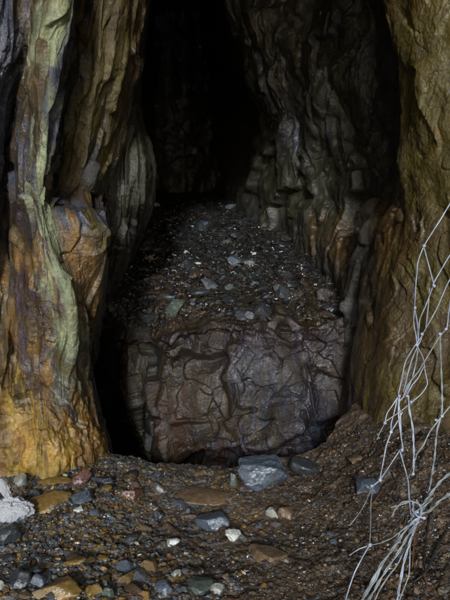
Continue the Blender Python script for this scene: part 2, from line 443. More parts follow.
lip_d = [5.3, 5.1, 4.85, 4.80, 4.55, 4.68, 4.5, 4.64, 4.42, 4.5, 4.3]
lip = [at(XS[i], lip_py[i], lip_d[i]) for i in range(len(XS))]
slope.append(lip)
pts = np.array(slope)
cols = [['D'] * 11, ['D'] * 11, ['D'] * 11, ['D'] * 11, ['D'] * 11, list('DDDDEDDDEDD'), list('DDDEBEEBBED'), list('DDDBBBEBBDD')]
def disp_slope(p, st, U, V):
    d = .10 * fbm(p * 1.6, 3) + .05 * fbm(p * 5, 4, .6)
    fc, jd = facet(p * np.array([9, 9, 9]), 21)
    d += .04 * fc - .02 * (1 - smooth(0, .1, jd))
    fc, jd = facet(p * 22, 22)
    d += .018 * fc - .006 * (1 - smooth(0, .1, jd))
    edge = smooth(6.98, 6.5, V)
    return d * edge
p, f, c, _ = sheet('rubble_slope', pts, cols, [20, 20, 40, 50, 50, 50, 50, 50, 40, 20], [10, 30, 50, 60, 60, 60, 50], disp_slope, flip=True, post=lip_noise, dark=.48)  # slope colours darkened in place of light fading with depth
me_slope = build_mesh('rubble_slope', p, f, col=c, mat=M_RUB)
o_slope = link('rubble_slope', me_slope, kind='structure')

face_rows = [
    [(XS[i], lip_py[i], lip_d[i]) for i in range(11)],
    [(85, 352, 5.6), (108, 338, 5.0), (126, 332, 4.75), (150, 343, 4.76), (180, 336, 4.46), (215, 323, 4.60), (250, 330, 4.42), (285, 320, 4.56), (320, 329, 4.34), (346, 320, 4.44), (375, 326, 4.27)],
    [(85, 365, 5.9), (110, 352, 5.0), (128, 345, 4.72), (150, 352, 4.84), (172, 347, 4.52), (215, 338, 4.62), (250, 341, 4.44), (285, 335, 4.5), (320, 339, 4.40), (346, 335, 4.4), (375, 335, 4.3)],
    [(85, 385, 6.0), (111, 378, 5.05), (128, 372, 4.7), (149, 375, 4.85), (165, 375, 4.5), (205, 372, 4.48), (242, 372, 4.42), (282, 372, 4.34), (318, 370, 4.42), (346, 370, 4.4), (372, 370, 4.3)],
    [(85, 410, 6.0), (121, 410, 5.1), (136, 405, 4.7), (151, 410, 4.85), (162, 408, 4.42), (205, 406, 4.42), (245, 406, 4.38), (285, 406, 4.32), (316, 405, 4.4), (344, 405, 4.4), (370, 405, 4.3)],
    [(85, 435, 6.0), (128, 435, 5.1), (142, 432, 4.7), (154, 435, 4.8), (165, 436, 4.36), (205, 434, 4.30), (245, 434, 4.30), (288, 432, 4.26), (316, 432, 4.35), (344, 430, 4.4), (370, 430, 4.3)],
    [(85, 455, 6.0), (133, 455, 5.1), (146, 455, 4.7), (156, 458, 4.8), (170, 456, 4.30), (205, 445, 4.22), (245, 447, 4.25), (290, 452, 4.25), (318, 452, 4.3), (342, 450, 4.4), (370, 450, 4.3)],
    [(85, 472, 6.0), (138, 472, 5.1), (149, 472, 4.8), (158, 475, 4.8), (172, 473, 4.5), (202, 453, 5.0), (245, 454, 5.0), (290, 468, 4.5), (320, 470, 4.35), (342, 470, 4.4), (370, 470, 4.3)],
    [(85, 520, 6.0), (115, 520, 5.1), (132, 520, 4.7), (148, 520, 4.8), (168, 520, 4.5), (200, 520, 4.9), (245, 520, 4.9), (290, 520, 4.6), (320, 520, 4.4), (342, 520, 4.4), (370, 520, 4.3)],
    [(x, 640, 4.9) for x in XS],
]
pts = np.array([[at(*q) for q in r] for r in face_rows])
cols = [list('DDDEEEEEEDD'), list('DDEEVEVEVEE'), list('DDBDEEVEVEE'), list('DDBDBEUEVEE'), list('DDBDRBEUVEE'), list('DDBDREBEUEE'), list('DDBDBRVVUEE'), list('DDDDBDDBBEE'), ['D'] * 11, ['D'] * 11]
CRACKS = [  # joints of the rock, as seen from the mouth: polyline, width, depth
    ([(152, 341), (172, 346), (190, 337), (212, 331), (250, 330), (286, 326), (330, 322), (350, 321)], 3.2, .07),
    ([(165, 470), (172, 455), (188, 445), (212, 440), (230, 439)], 3.0, .06),
    ([(246, 350), (233, 368), (241, 392), (228, 418)], 2.5, .02),
    ([(250, 388), (270, 391), (290, 402), (305, 410)], 2.2, .03),
    ([(308, 370), (318, 385), (316, 410), (322, 440)], 3.0, .05),
    ([(245, 448), (275, 455), (295, 447), (312, 440)], 2.5, .04),
]
def disp_face(p, st, U, V):
    px, py = to_px(p)
    px = px + 4 * fbm(p * 11, 4, .6); py = py + 4 * fbm(p * 11 + 70, 4, .6)
    w = fbm(p * 2.2 + 5, 3)[:, None]
    fc, jd = facet(p * np.array([2.1, 2.6, 2.4]) + w * .3, 35, .9, .5, 40)
    d = .12 * fc
    fc, jd = facet(p * np.array([4.5, 5, 4.5]) + w * .4, 31, 1.1, .05, 120)
    d += .040 * fc
    msk = smooth(-.1, .3, fbm(p * 3 + 3, 3))
    fc, jd = facet(p * np.array([11, 11, 13]) + w * .7, 32, 1.1, .1, 200)
    d += .010 * fc * msk
    fc, jd = facet(p * np.array([28, 20, 34]) + w, 33, .9, .6)
    d += .007 * fc * msk
    d += .035 * fbm(p * 2.6, 3, .5) + .006 * fbm(p * 16 + 6, 5, .7) + .004 * fbm(p * 50, 3, .7)
    for pl, wd, dp in CRACKS:
        best = np.full(len(p), 1e9)
        for (x0, y0), (x1, y1) in zip(pl[:-1], pl[1:]):
            ex, ey = x1 - x0, y1 - y0
            t = np.clip(((px - x0) * ex + (py - y0) * ey) / (ex * ex + ey * ey), 0, 1)
            best = np.minimum(best, np.hypot(px - x0 - t * ex, py - y0 - t * ey))
        d -= .8 * dp * np.exp(-np.abs(best / (wd * .45)) ** 1.3)
    return d * smooth(0, .6, V)
p, f, c, _ = sheet('rock_face', pts, cols, [16, 30, 40, 40, 60, 60, 60, 60, 40, 16], [16, 24, 50, 60, 50, 40, 40, 16, 6], disp_face, flip=True, post=lip_noise, dark=.52)  # face colours darkened to stand for light falling off with depth
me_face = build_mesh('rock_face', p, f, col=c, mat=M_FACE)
o_face = link('rock_face', me_face, kind='structure')

# ------------------------------------------------------------------ GROUND: the gravel sill in the mouth of the adit, the pit behind it, the yard outside
def edge_y(x):
    """where the sill breaks off into the pit"""
    px = np.array([-4, -1.3, -.62, -.35, -.1, .08, .3, .55, .7, .9, 4])
    py = np.array([3.5, 3.5, 3.30, 3.22, 3.22, 3.25, 3.33, 3.42, 3.6, 3.8, 4.2])
    return np.interp(x, px, py)
def ground_h(x, y):
    q = np.stack([x, y, np.zeros_like(x)], 1)
    h = .045 * fbm(q * 1.3, 3) + .03 * fbm(q * 4 + 3, 4, .55)
    # earth bank against the right wall
    h += .022 * smooth(.2, .6, x) * facet(q * np.array([11, 7, 1]) + .3, 44, .9, .9)[0] + .25 * smooth(.42, 1.15, x + .10 * (y - 2.6)) * smooth(1.4, 2.7, y) * (1 + .25 * fbm(q * 3 + 8, 3))
    # gravel heap on the left, low mud in the middle
    h += .05 * smooth(-.35, -.75, x) * smooth(1.2, 2.2, y)
    h -= .025 * np.exp(-((x + .05) / .35) ** 2 - ((y - 2.55) / .35) ** 2)
    gr = smooth(.35, -.2, x) * .45 + .55
    f1, j1 = facet(q * 16, 41); f2, j2 = facet(q * 38, 42)
    h += gr * (.020 * f1 - .007 * (1 - smooth(0, .12, j1)))
    h += (.5 + .5 * gr) * (.008 * f2 - .003 * (1 - smooth(0, .15, j2)))
    h += .006 * fbm(q * 60, 3, .7) + .008 * fbm(q * 17 + 5, 4, .65)
    e = edge_y(x) + .05 * fbm(q * 3 + 20, 4, .6)
    over = np.clip(y - e, 0, None)
    h -= np.minimum(over * 3.2 + 2.5 * over ** 2, 1.9)
    h *= 1.0
    # the yard outside runs off level
    return h
xs = np.concatenate([np.linspace(-60, -4, 12), np.linspace(-3.6, -1.7, 14), np.linspace(-1.6, 1.6, 560), np.linspace(1.7, 3.6, 14), np.linspace(4, 60, 12)])
ys = np.concatenate([np.linspace(-600, -8, 14), np.linspace(-7, 1.2, 40), np.linspace(1.24, 1.8, 30), np.linspace(1.802, 3.9, 420), np.linspace(3.93, 7, 30), np.linspace(8, 14, 6)])
xs[:12] *= np.linspace(10, 1, 12); xs[-12:] *= np.linspace(1, 10, 12)
X, Y = np.meshgrid(xs, ys)
gx, gy = X.ravel(), Y.ravel()
gz = ground_h(gx, gy)
P = np.stack([gx, gy, gz], 1)
def ground_col(x, y, z):
    q = np.stack([x, y, z], 1)
    n1 = fbm(q * 3.2 + 3, 4, .6); n2 = fbm(q * 11 + 13, 4, .6); n3 = fbm(q * 40, 3, .6)
    earth = np.array([.052, .036, .024]); grav = np.array([.045, .042, .036]); ochre = np.array([.14, .080, .020]); mud = np.array([.095, .062, .036])
    col = np.repeat(earth[None], len(x), 0)
    a = smooth(.1, -.35, x + .35 * n1)[:, None]; col = col * (1 - a) + grav * a
    a = (smooth(.1, .45, n1 + .5 * n2) * smooth(.2, -.3, x))[:, None]; col = col * (1 - a) + ochre * a
    a = (np.exp(-((x + .02) / .28) ** 2 - ((y - 2.62) / .22) ** 2) * smooth(-.3, .2, n2 + n1))[:, None]; col = col * (1 - a) + mud * a
    col *= (1 + .6 * n3 + .4 * n2)[:, None]
    col *= 1.35
    wet = .65 + .35 * smooth(-.2, .4, n1 - n2)
    return np.concatenate([np.clip(col, .006, .6), wet[:, None]], 1)
Vn, Un = X.shape
idx = np.arange(Vn * Un).reshape(Vn, Un)
gf = np.stack([idx[:-1, :-1], idx[:-1, 1:], idx[1:, 1:], idx[1:, :-1]], -1).reshape(-1, 4)
me_ground = build_mesh('ground', P, gf, col=ground_col(gx, gy, gz), mat=M_GRD)
o_ground = link('ground', me_ground, kind='structure')

# ------------------------------------------------------------------ ROOF, BACK OF THE PASSAGE, UNSEEN HILL SHELL
BROW = 4.2  # unseen brow, its height set by how far the sun should reach in
def disp_plain(a):
    def g(p, st, U, V):
        fc, jd = facet(p * 1.6, 51)
        return a * (.3 * fc + .5 * fbm(p * 1.2, 4, .6)) + .02 * fbm(p * 9, 4, .6)
    return g
roof_rows = []
for y, z, w in [(-1.5, 6.0, 4.8), (-.5, 4.6, 3.6), (.1, BROW + .25, 2.8), (.6, BROW, 2.4), (1.5, BROW + .05, 2.2), (3, BROW + .3, 2.2), (4.5, BROW + .9, 2.4), (6.5, 5.2, 2.8), (9, 5.6, 3), (12.5, 5.6, 3)]:
    roof_rows.append([np.array([w * t, y, z + .25 * (1 - t * t) - (.9 * max(0, abs(t) - .8) * 3)]) for t in np.linspace(-1, 1, 7)])
pts = np.array(roof_rows)
p, f, c, _ = sheet('cave_roof', pts, [['B'] * 7] * len(roof_rows), 24, 16, disp_plain(.25))
link('cave_roof', build_mesh('cave_roof', p, f, col=c, mat=M_WALL), kind='structure')
# end wall where the passage turns away
bw = []
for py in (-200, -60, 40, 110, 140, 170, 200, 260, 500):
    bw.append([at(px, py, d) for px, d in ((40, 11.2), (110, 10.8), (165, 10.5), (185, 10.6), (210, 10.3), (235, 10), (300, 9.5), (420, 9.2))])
p, f, c, _ = sheet('cave_wall', np.array(bw), [['D'] * 8] * 9, 30, 30, disp_plain(.3), flip=True, dark=.45)  # darkened colour keeps the far end in painted shade
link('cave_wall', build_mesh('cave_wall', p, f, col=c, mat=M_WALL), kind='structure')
# hillside: an unseen shell of ground added to keep sky light from leaking in; its mouth is the ring the walls and roof reach
hs = []
RINGS = [(3.7, -1.25, 0), (4.6, -1.35, .2), (6.5, -.6, .5), (9, 1.5, 1), (12, 6, 1.5), (11, 14, 1.5), (5, 19, 1), (.5, 20, 0)]
for r, y, b in RINGS:
    row = []
    for k in range(25):
        a = -0.35 + (math.pi + .7) * k / 24
        row.append(np.array([r * math.cos(a), y, 1.0 + (r * 1.0 + (1.1 if r < 5 else 0)) * math.sin(a)]))
    hs.append(row)
p, f, c, _ = sheet('hill_light_block', np.array(hs), [['K'] * 25] * len(hs), 8, 14, disp_plain(.5))
link('hill_light_block', build_mesh('hill_light_block', p, f, col=c, mat=M_WALL), kind='structure')

# ------------------------------------------------------------------ STONES
def tree_of(*meshes):
    V, Fc = [], []
    for me in meshes:
        n = len(me.vertices); co = np.empty(n * 3, np.float32); me.vertices.foreach_get('co', co)
        k = len(me.polygons); li = np.empty(len(me.loops), np.int32); me.loops.foreach_get('vertex_index', li)
        off = len(V); V += [tuple(q) for q in co.reshape(-1, 3).tolist()]
        Fc += (li.reshape(k, 4) + off).tolist()
    return BVHTree.FromPolygons(V, Fc)
T_ground = tree_of(me_ground)
T_slope = tree_of(me_slope)

def hit(px, py, tree):
    r = Vector(ray(px, py)).normalized()
    loc, nrm, i, d = tree.ray_cast(Vector(CAM), r, 30)
    if loc is None: return None, None
    if nrm.dot(r) > 0: nrm = -nrm
    return loc, nrm

def icosphere(sub):
    import bmesh
    bm = bmesh.new(); bmesh.ops.create_icosphere(bm, subdivisions=sub, radius=1)
    v = np.array([q.co[:] for q in bm.verts]); f = np.array([[q.index for q in fc.verts] for fc in bm.faces]); bm.free()
    return v, f
ICO = {s: icosphere(s) for s in (1, 2, 3, 4, 5)}

def stone_shape(seed, sub=4, flat=.6, cuts=16, angular=.6, rough=.05):
    rg = np.random.default_rng(seed)
    v, f = ICO[sub]; v = v.copy()
    for k in range(cuts):
        n = rg.normal(size=3); n /= np.linalg.norm(n)
        h = rg.uniform(angular - .1, angular + .14)
        d = v @ n - h
        v = np.where((d > 0)[:, None], v - np.maximum(d, 0)[:, None] * n * .97, v)
    v = v * (1 + rough * fbm(v * 2.2 + seed, 4, .55) * 2)[:, None]
    if sub >= 4:
        v = v + v * (.06 * facet(v * 3.1 + seed, seed, .9, .5)[0] + .02 * facet(v * 8 + seed, seed, .9, .6)[0] + .02 * fbm(v * 12 + seed, 3, .65))[:, None]
    v *= np.array([1, rg.uniform(.7, .95), flat])
    m = np.abs(v).max(0); v /= max(m[0], m[1])
    v[:, 2] += 0
    return v, f

COL = {
    'blue grey': ((0.0622, 0.0777, 0.0988), 1.0), 'grey': ((0.0792, 0.0792, 0.0734), .8), 'dark grey': ((0.0307, 0.0345, 0.0393), .8),
    'dark brown': ((0.0353, 0.0238, 0.0171), .85), 'reddish brown': ((0.0902, 0.0362, 0.0247), .85), 'ochre': ((0.1469, 0.0892, 0.0227), .75),
    'yellow': ((0.2482, 0.1711, 0.0218), .6), 'tan': ((0.1285, 0.0832, 0.0466), .4), 'pale': ((0.2498, 0.2498, 0.2160), .5),
    'white': ((0.4304, 0.4304, 0.3919), .6), 'greenish grey': ((0.0607, 0.0781, 0.0647), .8), 'brown': ((0.0841, 0.0562, 0.0311), .8),
}
MS = {k: rock_material('stone_' + k.replace(' ', '_'), c, w, bump=.5, streak=(1, 1, 1), per_object=False, rough_base=.55) for k, (c, w) in COL.items()}
MS_R = {k: rock_material('small_stone_' + k.replace(' ', '_'), c, w, bump=.18, streak=(1, 1, 1), per_object=True, rough_base=.5) for k, (c, w) in COL.items() if k in ('blue grey', 'grey', 'dark grey', 'brown', 'ochre', 'dark brown', 'greenish grey', 'pale', 'reddish brown')}

def px_m(px_len, loc):
    return px_len / F * (Vector(loc) - Vector(CAM)).dot(Vector((0, math.cos(PITCH), -math.sin(PITCH))))

def feature_stone(name, px, py, w, h, kind, label, cat='stone', group=None, seed=0, flat=None, rot=0, tree=None, lean=0, sink=.25, cuts=14, angular=.56, depth=1.0, sub=4, rough=.05):
    """px,py: foot of the stone in the picture; w,h its size there"""
    tree = tree or T_ground
    loc, nrm = hit(px, py, tree)
    if loc is None: print('NO HIT', label); return None
    W, H = px_m(w, loc), px_m(h, loc)
    v, f = stone_shape(seed, sub, 1.0, cuts, angular, rough)
    v = v - (v.max(0) + v.min(0)) / 2
    e = v.max(0)
    D = W * depth
    hz = H if flat is None else flat * W
    v = v / e * np.array([W / 2, D / 2, hz / 2])
    c, s = math.cos(lean), math.sin(lean)
    x, z = v[:, 0] * c - v[:, 2] * s, v[:, 0] * s + v[:, 2] * c
    v[:, 0], v[:, 2] = x, z
    z0 = v[:, 2].min()
    me = build_mesh(name, v, f, mat=MS[kind])
    o = link(name, me, label=label, category=cat)
    if group: o['group'] = group
    o.location = loc + Vector((0, D * .35, -z0 - hz * (sink + .14)))
    o.rotation_euler = (0, 0, rot)
    return o

FS = feature_stone
FS('boulder', 263, 489, 56, 36, 'blue grey', 'large wet blue-grey boulder sitting on the brink of the pit', 'boulder', seed=4, sink=.08, rot=.15, depth=.75, lean=-.12, sub=5, cuts=20, rough=.10, angular=.68)
FS('wedge_stone', 305, 476, 30, 17, 'dark grey', 'flat dark stone leaning low just right of the large blue-grey boulder', seed=5, lean=-.35, sink=.1, depth=.8)
FS('rock_sliver', 233, 486, 9, 17, 'greenish grey', 'small upright sliver of rock at the left foot of the blue-grey boulder', seed=6, lean=.25, depth=.5, sink=.1)
FS('slab', 205, 503, 66, 12, 'tan', 'smooth flat tan slab at the pit edge left of the blue-grey boulder', 'slab', seed=8, sink=.35, depth=.75, flat=.16, cuts=9, angular=.6, rot=.1)
FS('stone', 212, 530, 36, 22, 'blue grey', 'rounded blue-grey stone in the mud in front of the tan slab', seed=10, sink=.3, depth=.8)
FS('quartz_lump', 233, 541, 17, 15, 'white', 'rough white quartz lump in the middle of the mud, stained yellow', 'quartz', seed=12, sink=.2, rough=.12)
FS('stone', 243, 541, 10, 11, 'grey', 'small grey stone touching the right side of the quartz lump', seed=13)
FS('slab', 266, 560, 44, 10, 'tan', 'flat tan slab lying right of the white quartz lump', 'slab', seed=15, sink=.4, depth=.9, flat=.2, cuts=8, angular=.6, rot=-.5)
FS('stone', 272, 516, 13, 13, 'pale', 'pale blue-white stone in front of the large boulder, left of a yellowish one', seed=17)
FS('stone', 286, 518, 16, 13, 'tan', 'yellowish grey stone in front of the large boulder, right of a pale one', seed=18)
FS('quartz_pebble', 173, 546, 14, 10, 'white', 'white quartz pebble left of the brown stick', 'pebble', seed=20, sink=.2)
FS('quartz_pebble', 175, 576, 12, 6, 'pale', 'pale flat pebble near the bottom edge, below the white quartz pebble', 'pebble', seed=21)
FS('stone', 163, 594, 20, 15, 'blue grey', 'blue-grey triangular stone at the bottom edge left of the middle', seed=22, cuts=8, angular=.6)
FS('stone', 200, 594, 28, 13, 'greenish grey', 'low greenish grey stone at the bottom edge below the stick end', seed=24)
FS('stone', 217, 592, 16, 10, 'pale', 'pale stone at the bottom edge, right of a greenish grey one', seed=25)
FS('stone', 158, 520, 13, 14, 'dark grey', 'small black stone on the slope just above the upper end of the stick', seed=26)
FS('stone', 20, 474, 27, 15, 'blue grey', 'blocky blue-grey stone at the foot of the yellow rock, far left', seed=30, cuts=9, angular=.52)
FS('stone', 48, 472, 17, 10, 'grey', 'grey stone at the foot of the yellow rock, right of the blocky one', seed=31, cuts=9)
FS('stone', 18, 486, 15, 16, 'pale', 'pale cream stone below the blocky blue-grey one, far left', seed=32)
FS('stone', 79, 484, 22, 20, 'reddish brown', 'rounded reddish brown stone at the foot of the yellow rock', seed=33)
FS('slab', 45, 513, 46, 24, 'ochre', 'long ochre slab right of the white crumpled sheet, left side', 'slab', seed=34, sink=.25, depth=.7, lean=.12, cuts=10, angular=.52)
FS('slab', 53, 485, 36, 9, 'ochre', 'thin ochre slab under the grey stone at the foot of the yellow rock', 'slab', seed=35, depth=.5)
FS('stone', 79, 504, 26, 15, 'blue grey', 'speckled blue-grey stone between the ochre slab and the dark reddish slab', seed=36)
FS('slab', 125, 498, 34, 12, 'reddish brown', 'dark reddish slab on the gravel crest near the pit', 'slab', seed=37, depth=.6)
FS('stone', 101, 485, 26, 11, 'dark grey', 'long dark blue-grey stone on the gravel crest right of the reddish brown one', seed=38, depth=.5)
FS('stone', 106, 492, 12, 9, 'ochre', 'small orange-ochre stone on the gravel crest', seed=39)
FS('pebble', 77, 512, 12, 6, 'white', 'white pebble in front of the speckled blue-grey stone', 'pebble', seed=40)
FS('stone', 6, 545, 24, 25, 'dark grey', 'dark rounded stone below the white crumpled sheet at the left edge', seed=41, cuts=6, angular=.66)
FS('stone', 16, 590, 25, 24, 'dark grey', 'big blocky dark grey stone in the bottom left corner', seed=42, cuts=8, angular=.54)
FS('stone', 37, 588, 17, 20, 'blue grey', 'blue-grey block wedged right of the dark one in the bottom left corner', seed=43, cuts=9, angular=.54)
FS('slab', 56, 599, 50, 22, 'ochre', 'big ochre-brown slab at the bottom edge, left side', 'slab', seed=44, depth=.7, lean=-.1, cuts=10, angular=.52)
FS('slab', 72, 568, 28, 10, 'ochre', 'narrow ochre slab tilted above the big ochre-brown one', 'slab', seed=45, depth=.5, lean=.25)
FS('stone', 90, 596, 18, 11, 'yellow', 'bright yellow-ochre stone at the bottom edge', seed=46)
FS('stone', 108, 599, 14, 20, 'greenish grey', 'upright greenish grey stone at the bottom edge right of the yellow one', seed=47)
FS('stone', 0, 592, 8, 18, 'pale', 'pale stone cut by the left edge in the bottom corner', seed=48)
FS('stone', 129, 478, 16, 10, 'dark brown', 'dark brown stone at the very brink of the pit on the left', seed=49)
FS('stone', 158, 492, 18, 13, 'grey', 'grey stone touching the left end of the tan slab at the pit edge', seed=50)
FS('stone', 178, 508, 15, 10, 'blue grey', 'small blue-grey stone on the front left corner of the tan slab', seed=51)
FS('stone', 369, 492, 24, 17, 'blue grey', 'blue-grey stone tangled under the end of the wire netting', seed=52)
FS('stone', 356, 462, 14, 9, 'tan', 'tan stone on top of the earth bank by the right wall', seed=53)
FS('stone', 262, 551, 10, 6, 'dark brown', 'small dark stone between the two slabs and the quartz', seed=54)
# named stones on the rubble slope
T = T_slope
FS('stone', 168, 300, 17, 8, 'blue grey', 'oval blue-grey stone low on the left of the dark rubble slope', seed=60, tree=T)
FS('stone', 254, 254, 12, 5, 'white', 'flat bright stone in the middle of the dark rubble slope', seed=61, tree=T)
FS('stone', 254, 201, 13, 5, 'pale', 'pale flat stone at the top of the dark rubble slope', seed=62, tree=T)
FS('stone', 198, 264, 7, 3, 'white', 'tiny white stone left of the middle of the rubble slope', seed=63, tree=T)
FS('stone', 204, 226, 19, 10, 'blue grey', 'blue-grey block in the upper left of the rubble slope', seed=64, tree=T)
FS('stone', 227, 243, 14, 8, 'greenish grey', 'greenish grey stone in the upper middle of the rubble slope', seed=65, tree=T)
FS('stone', 248, 267, 15, 12, 'grey', 'upright grey stone below the flat bright one on the rubble slope', seed=66, tree=T)
FS('stone', 236, 265, 12, 10, 'grey', 'grey stone left of the upright grey one on the rubble slope', seed=67, tree=T)
FS('stone', 221, 274, 14, 6, 'greenish grey', 'long olive-grey stone in the lower middle of the rubble slope', seed=68, tree=T)
FS('stone', 335, 285, 14, 4, 'pale', 'pale flat stone at the right end of the rubble slope', seed=69, tree=T)
FS('stone', 289, 284, 20, 9, 'dark grey', 'dark grey stone in the lower right of the rubble slope', seed=70, tree=T)
FS('stone', 176, 326, 26, 11, 'dark brown', 'dark brown stone lodged on the left brink of the rock face below the rubble', seed=75, tree=T, sink=.3)
FS('stone', 232, 318, 20, 9, 'dark grey', 'dark grey stone lodged on the middle of the brink of the rock face', seed=76, tree=T, sink=.3)
FS('stone', 300, 316, 28, 10, 'dark brown', 'long dark brown stone lodged on the right brink of the rock face', seed=77, tree=T, sink=.3)
FS('stone', 331, 312, 18, 12, 'dark grey', 'dark grey stone in the right corner where the brink meets the wall', seed=78, tree=T, sink=.3)
FS('stone', 204, 313, 15, 8, 'brown', 'brown stone just behind the left half of the brink of the rock face', seed=79, tree=T, sink=.3)
FS('stone', 156, 206, 8, 7, 'pale', 'small bright stone in the top left corner of the rubble slope', seed=71, tree=T)
FS('stone', 186, 252, 6, 4, 'pale', 'tiny pale stone under the blue-grey block on the rubble slope', seed=72, tree=T)

# many smaller stones, one object each, copied from a few shapes
protos = []
for k in range(14):
    v, f = stone_shape(200 + k, 3, random.choice([.35, .5, .7]), 9, .52, .08)
    protos.append(build_mesh('small_stone', v, f, False, mat=MS_R['grey']))
n_made = 0
def scatter(n, region, tree, sizes, kinds, label_of, group, avoid=None):
    global n_made
    k = tries = 0
    while k < n and tries < n * 30:
        tries += 1
        px, py = region()
        loc, nrm = hit(px, py, tree)
        if loc is None or nrm.z < .35: continue
        kind = random.choices([a for a, b in kinds], [b for a, b in kinds])[0]
        s = sizes()
        o = link('small_stone', random.choice(protos), label=label_of(kind), category='stone', group=group(kind))
        o.material_slots[0].link = 'OBJECT'; o.material_slots[0].material = MS_R[kind]
        o.location = loc + Vector((0, 0, s * .12)); o.scale = (s, s, s * random.uniform(.8, 1.2))
        o.rotation_euler = (random.uniform(-.4, .4), random.uniform(-.4, .4), random.uniform(0, 6.28))
        k += 1; n_made += 1
def rnd_left():
    return random.uniform(-5, 160), 470 + 135 * random.random()
def rnd_mid():
    return random.uniform(150, 345), random.uniform(480, 602)
def rnd_right():
    return random.uniform(330, 455), random.uniform(430, 602)
def rnd_slope():
    y = 200 + 120 * random.random() ** .8
    return random.uniform(140, 345), y
scatter(90, rnd_left, T_ground, lambda: random.choice([.012, .015, .018, .022, .03, .036]) * random.uniform(.9, 1.2),
        [('blue grey', 4), ('grey', 3), ('ochre', 3), ('brown', 3), ('dark grey', 2), ('reddish brown', 1), ('pale', .4)],
        lambda k: 'small %s stone among the loose gravel on the left' % k, lambda k: '%s stones in the gravel' % k)
scatter(80, rnd_mid, T_ground, lambda: random.choice([.01, .013, .016, .022]) * random.uniform(.9, 1.2),
        [('blue grey', 4), ('grey', 3), ('brown', 4), ('dark brown', 3), ('pale', .5)],
        lambda k: 'small %s stone bedded in the mud of the middle' % k, lambda k: '%s stones in the mud' % k)
scatter(30, rnd_right, T_ground, lambda: random.choice([.008, .012, .018]) * random.uniform(.9, 1.2),
        [('dark brown', 4), ('brown', 3), ('grey', 2)],
        lambda k: 'small %s stone on the earth bank under the netting' % k, lambda k: '%s stones on the earth bank' % k)
scatter(120, rnd_slope, T_slope, lambda: random.choice([.03, .04, .05, .06, .08, .11]) * random.uniform(.8, 1.2),
        [('blue grey', 1.2), ('grey', .6), ('dark grey', 6), ('brown', .8), ('greenish grey', .6), ('dark brown', 4)],  # mostly dark kinds, painting in the dimmer light of the slope
        lambda k: '%s stone lying loose on the dark rubble slope' % k, lambda k: '%s stones on the rubble slope' % k)

# gravel: thousands of chips, one object
def chips(name, n, region, tree, smin, smax, power, palette, mat, seed, lift=.1, dark=1.0):
    rg = np.random.default_rng(seed); rnd = random.Random(seed)
    shapes = []
    for k in range(16):
        v, f = stone_shape(500 + k + seed, 2 if k < 4 else 1, .5, 7, .5, .08); shapes.append((v, f))
    VV, FF, CC_ = [], [], []; off = 0
    for i in range(n):
        px, py = region(rnd)
        loc, nrm = hit(px, py, tree)
        if loc is None or nrm.z < .15: continue
        s = smin * (smax / smin) ** (rnd.random() ** power)
        v, f = shapes[rnd.randrange(16)] if s > smin * 2 else shapes[4 + rnd.randrange(12)]
        a = rnd.random() * 6.28; tx, ty = rnd.uniform(-.6, .6), rnd.uniform(-.6, .6)
        Rm = np.array((Matrix.Rotation(a, 3, 'Z') @ Matrix.Rotation(tx, 3, 'X') @ Matrix.Rotation(ty, 3, 'Y')))
        w = (v * s * np.array([1, rnd.uniform(.6, 1), rnd.uniform(.6, 1.1)])) @ Rm.T + np.array(loc) + np.array([0, 0, s * lift])
        VV.append(w); FF.append(f + off); off += len(w)
        q = palette(px, py, rnd)
        c = np.array(COL[q][0]) * rnd.uniform(.6, 1.45) * dark  # dark lowers the chip colours where light should fade
        CC_.append(np.repeat(np.array([[*c, COL[q][1]]]), len(w), 0))
    me = build_mesh(name, np.concatenate(VV), np.concatenate(FF), False, np.concatenate(CC_), mat)
    return me
def pal_left(px, py, rnd):
    och = .42 if (px > 75 or py < 515) else .18
    return rnd.choices(['blue grey', 'grey', 'brown', 'ochre', 'dark grey', 'pale', 'reddish brown', 'yellow', 'dark brown'],
                       [.27, .3, .3, och, .16, .015, .03, .008, .12])[0]
def pal_mid(px, py, rnd):
    return rnd.choices(['blue grey', 'grey', 'brown', 'dark brown', 'dark grey', 'pale', 'ochre'], [.14, .14, .3, .3, .12, .012, .05])[0]
def reg_left(rnd):
    while True:
        x, y = rnd.uniform(-15, 270), rnd.uniform(462, 612)
        if rnd.random() < 1 - .93 * max(0, min(1, (x - 90) / 80)): return x, y
def reg_mid(rnd):
    while True:
        x, y = rnd.uniform(120, 460), rnd.uniform(425, 610)
        if fb(x, y) > -.35: return x, y
def fb(x, y): return mnoise.noise((x * .02, y * .035, 3))
def reg_slope(rnd):
    y = 198 + (124 if rnd.random() < .3 else 88) * rnd.random() ** .8
    return rnd.uniform(125, 355), y
me = chips('gravel', 21000, reg_left, T_ground, .0022, .019, 2.0, pal_left, M_GRAV, 1)
link('gravel', me, kind='stuff', label='loose wet grey and ochre gravel covering the left of the floor', category='gravel')
me = chips('gravel', 10000, reg_mid, T_ground, .002, .015, 2.3, pal_mid, M_GRAV, 2, lift=0)
link('gravel', me, kind='stuff', label='dark grit scattered over the muddy middle and right of the floor', category='grit')
me = chips('rubble', 5500, reg_slope, T_slope, .008, .05, 1.6, lambda a, b, r: r.choices(['blue grey', 'grey', 'dark grey', 'brown', 'dark brown', 'greenish grey', 'pale'], [.08, .07, .4, .08, .32, .06, .0])[0], M_GRAV, 3, dark=.32)  # chips darkened to paint the dim light beyond the pit
me_ = me
def reg_bank(rnd): return rnd.uniform(300, 462), rnd.uniform(425, 612)
me2 = chips('earth_crumbs', 9000, reg_bank, T_ground, .003, .017, 2.2, lambda a, b, r: r.choices(['dark brown', 'brown', 'dark grey', 'tan', 'grey'], [.45, .33, .1, .06, .06])[0], M_GRAV, 5, lift=-.1)
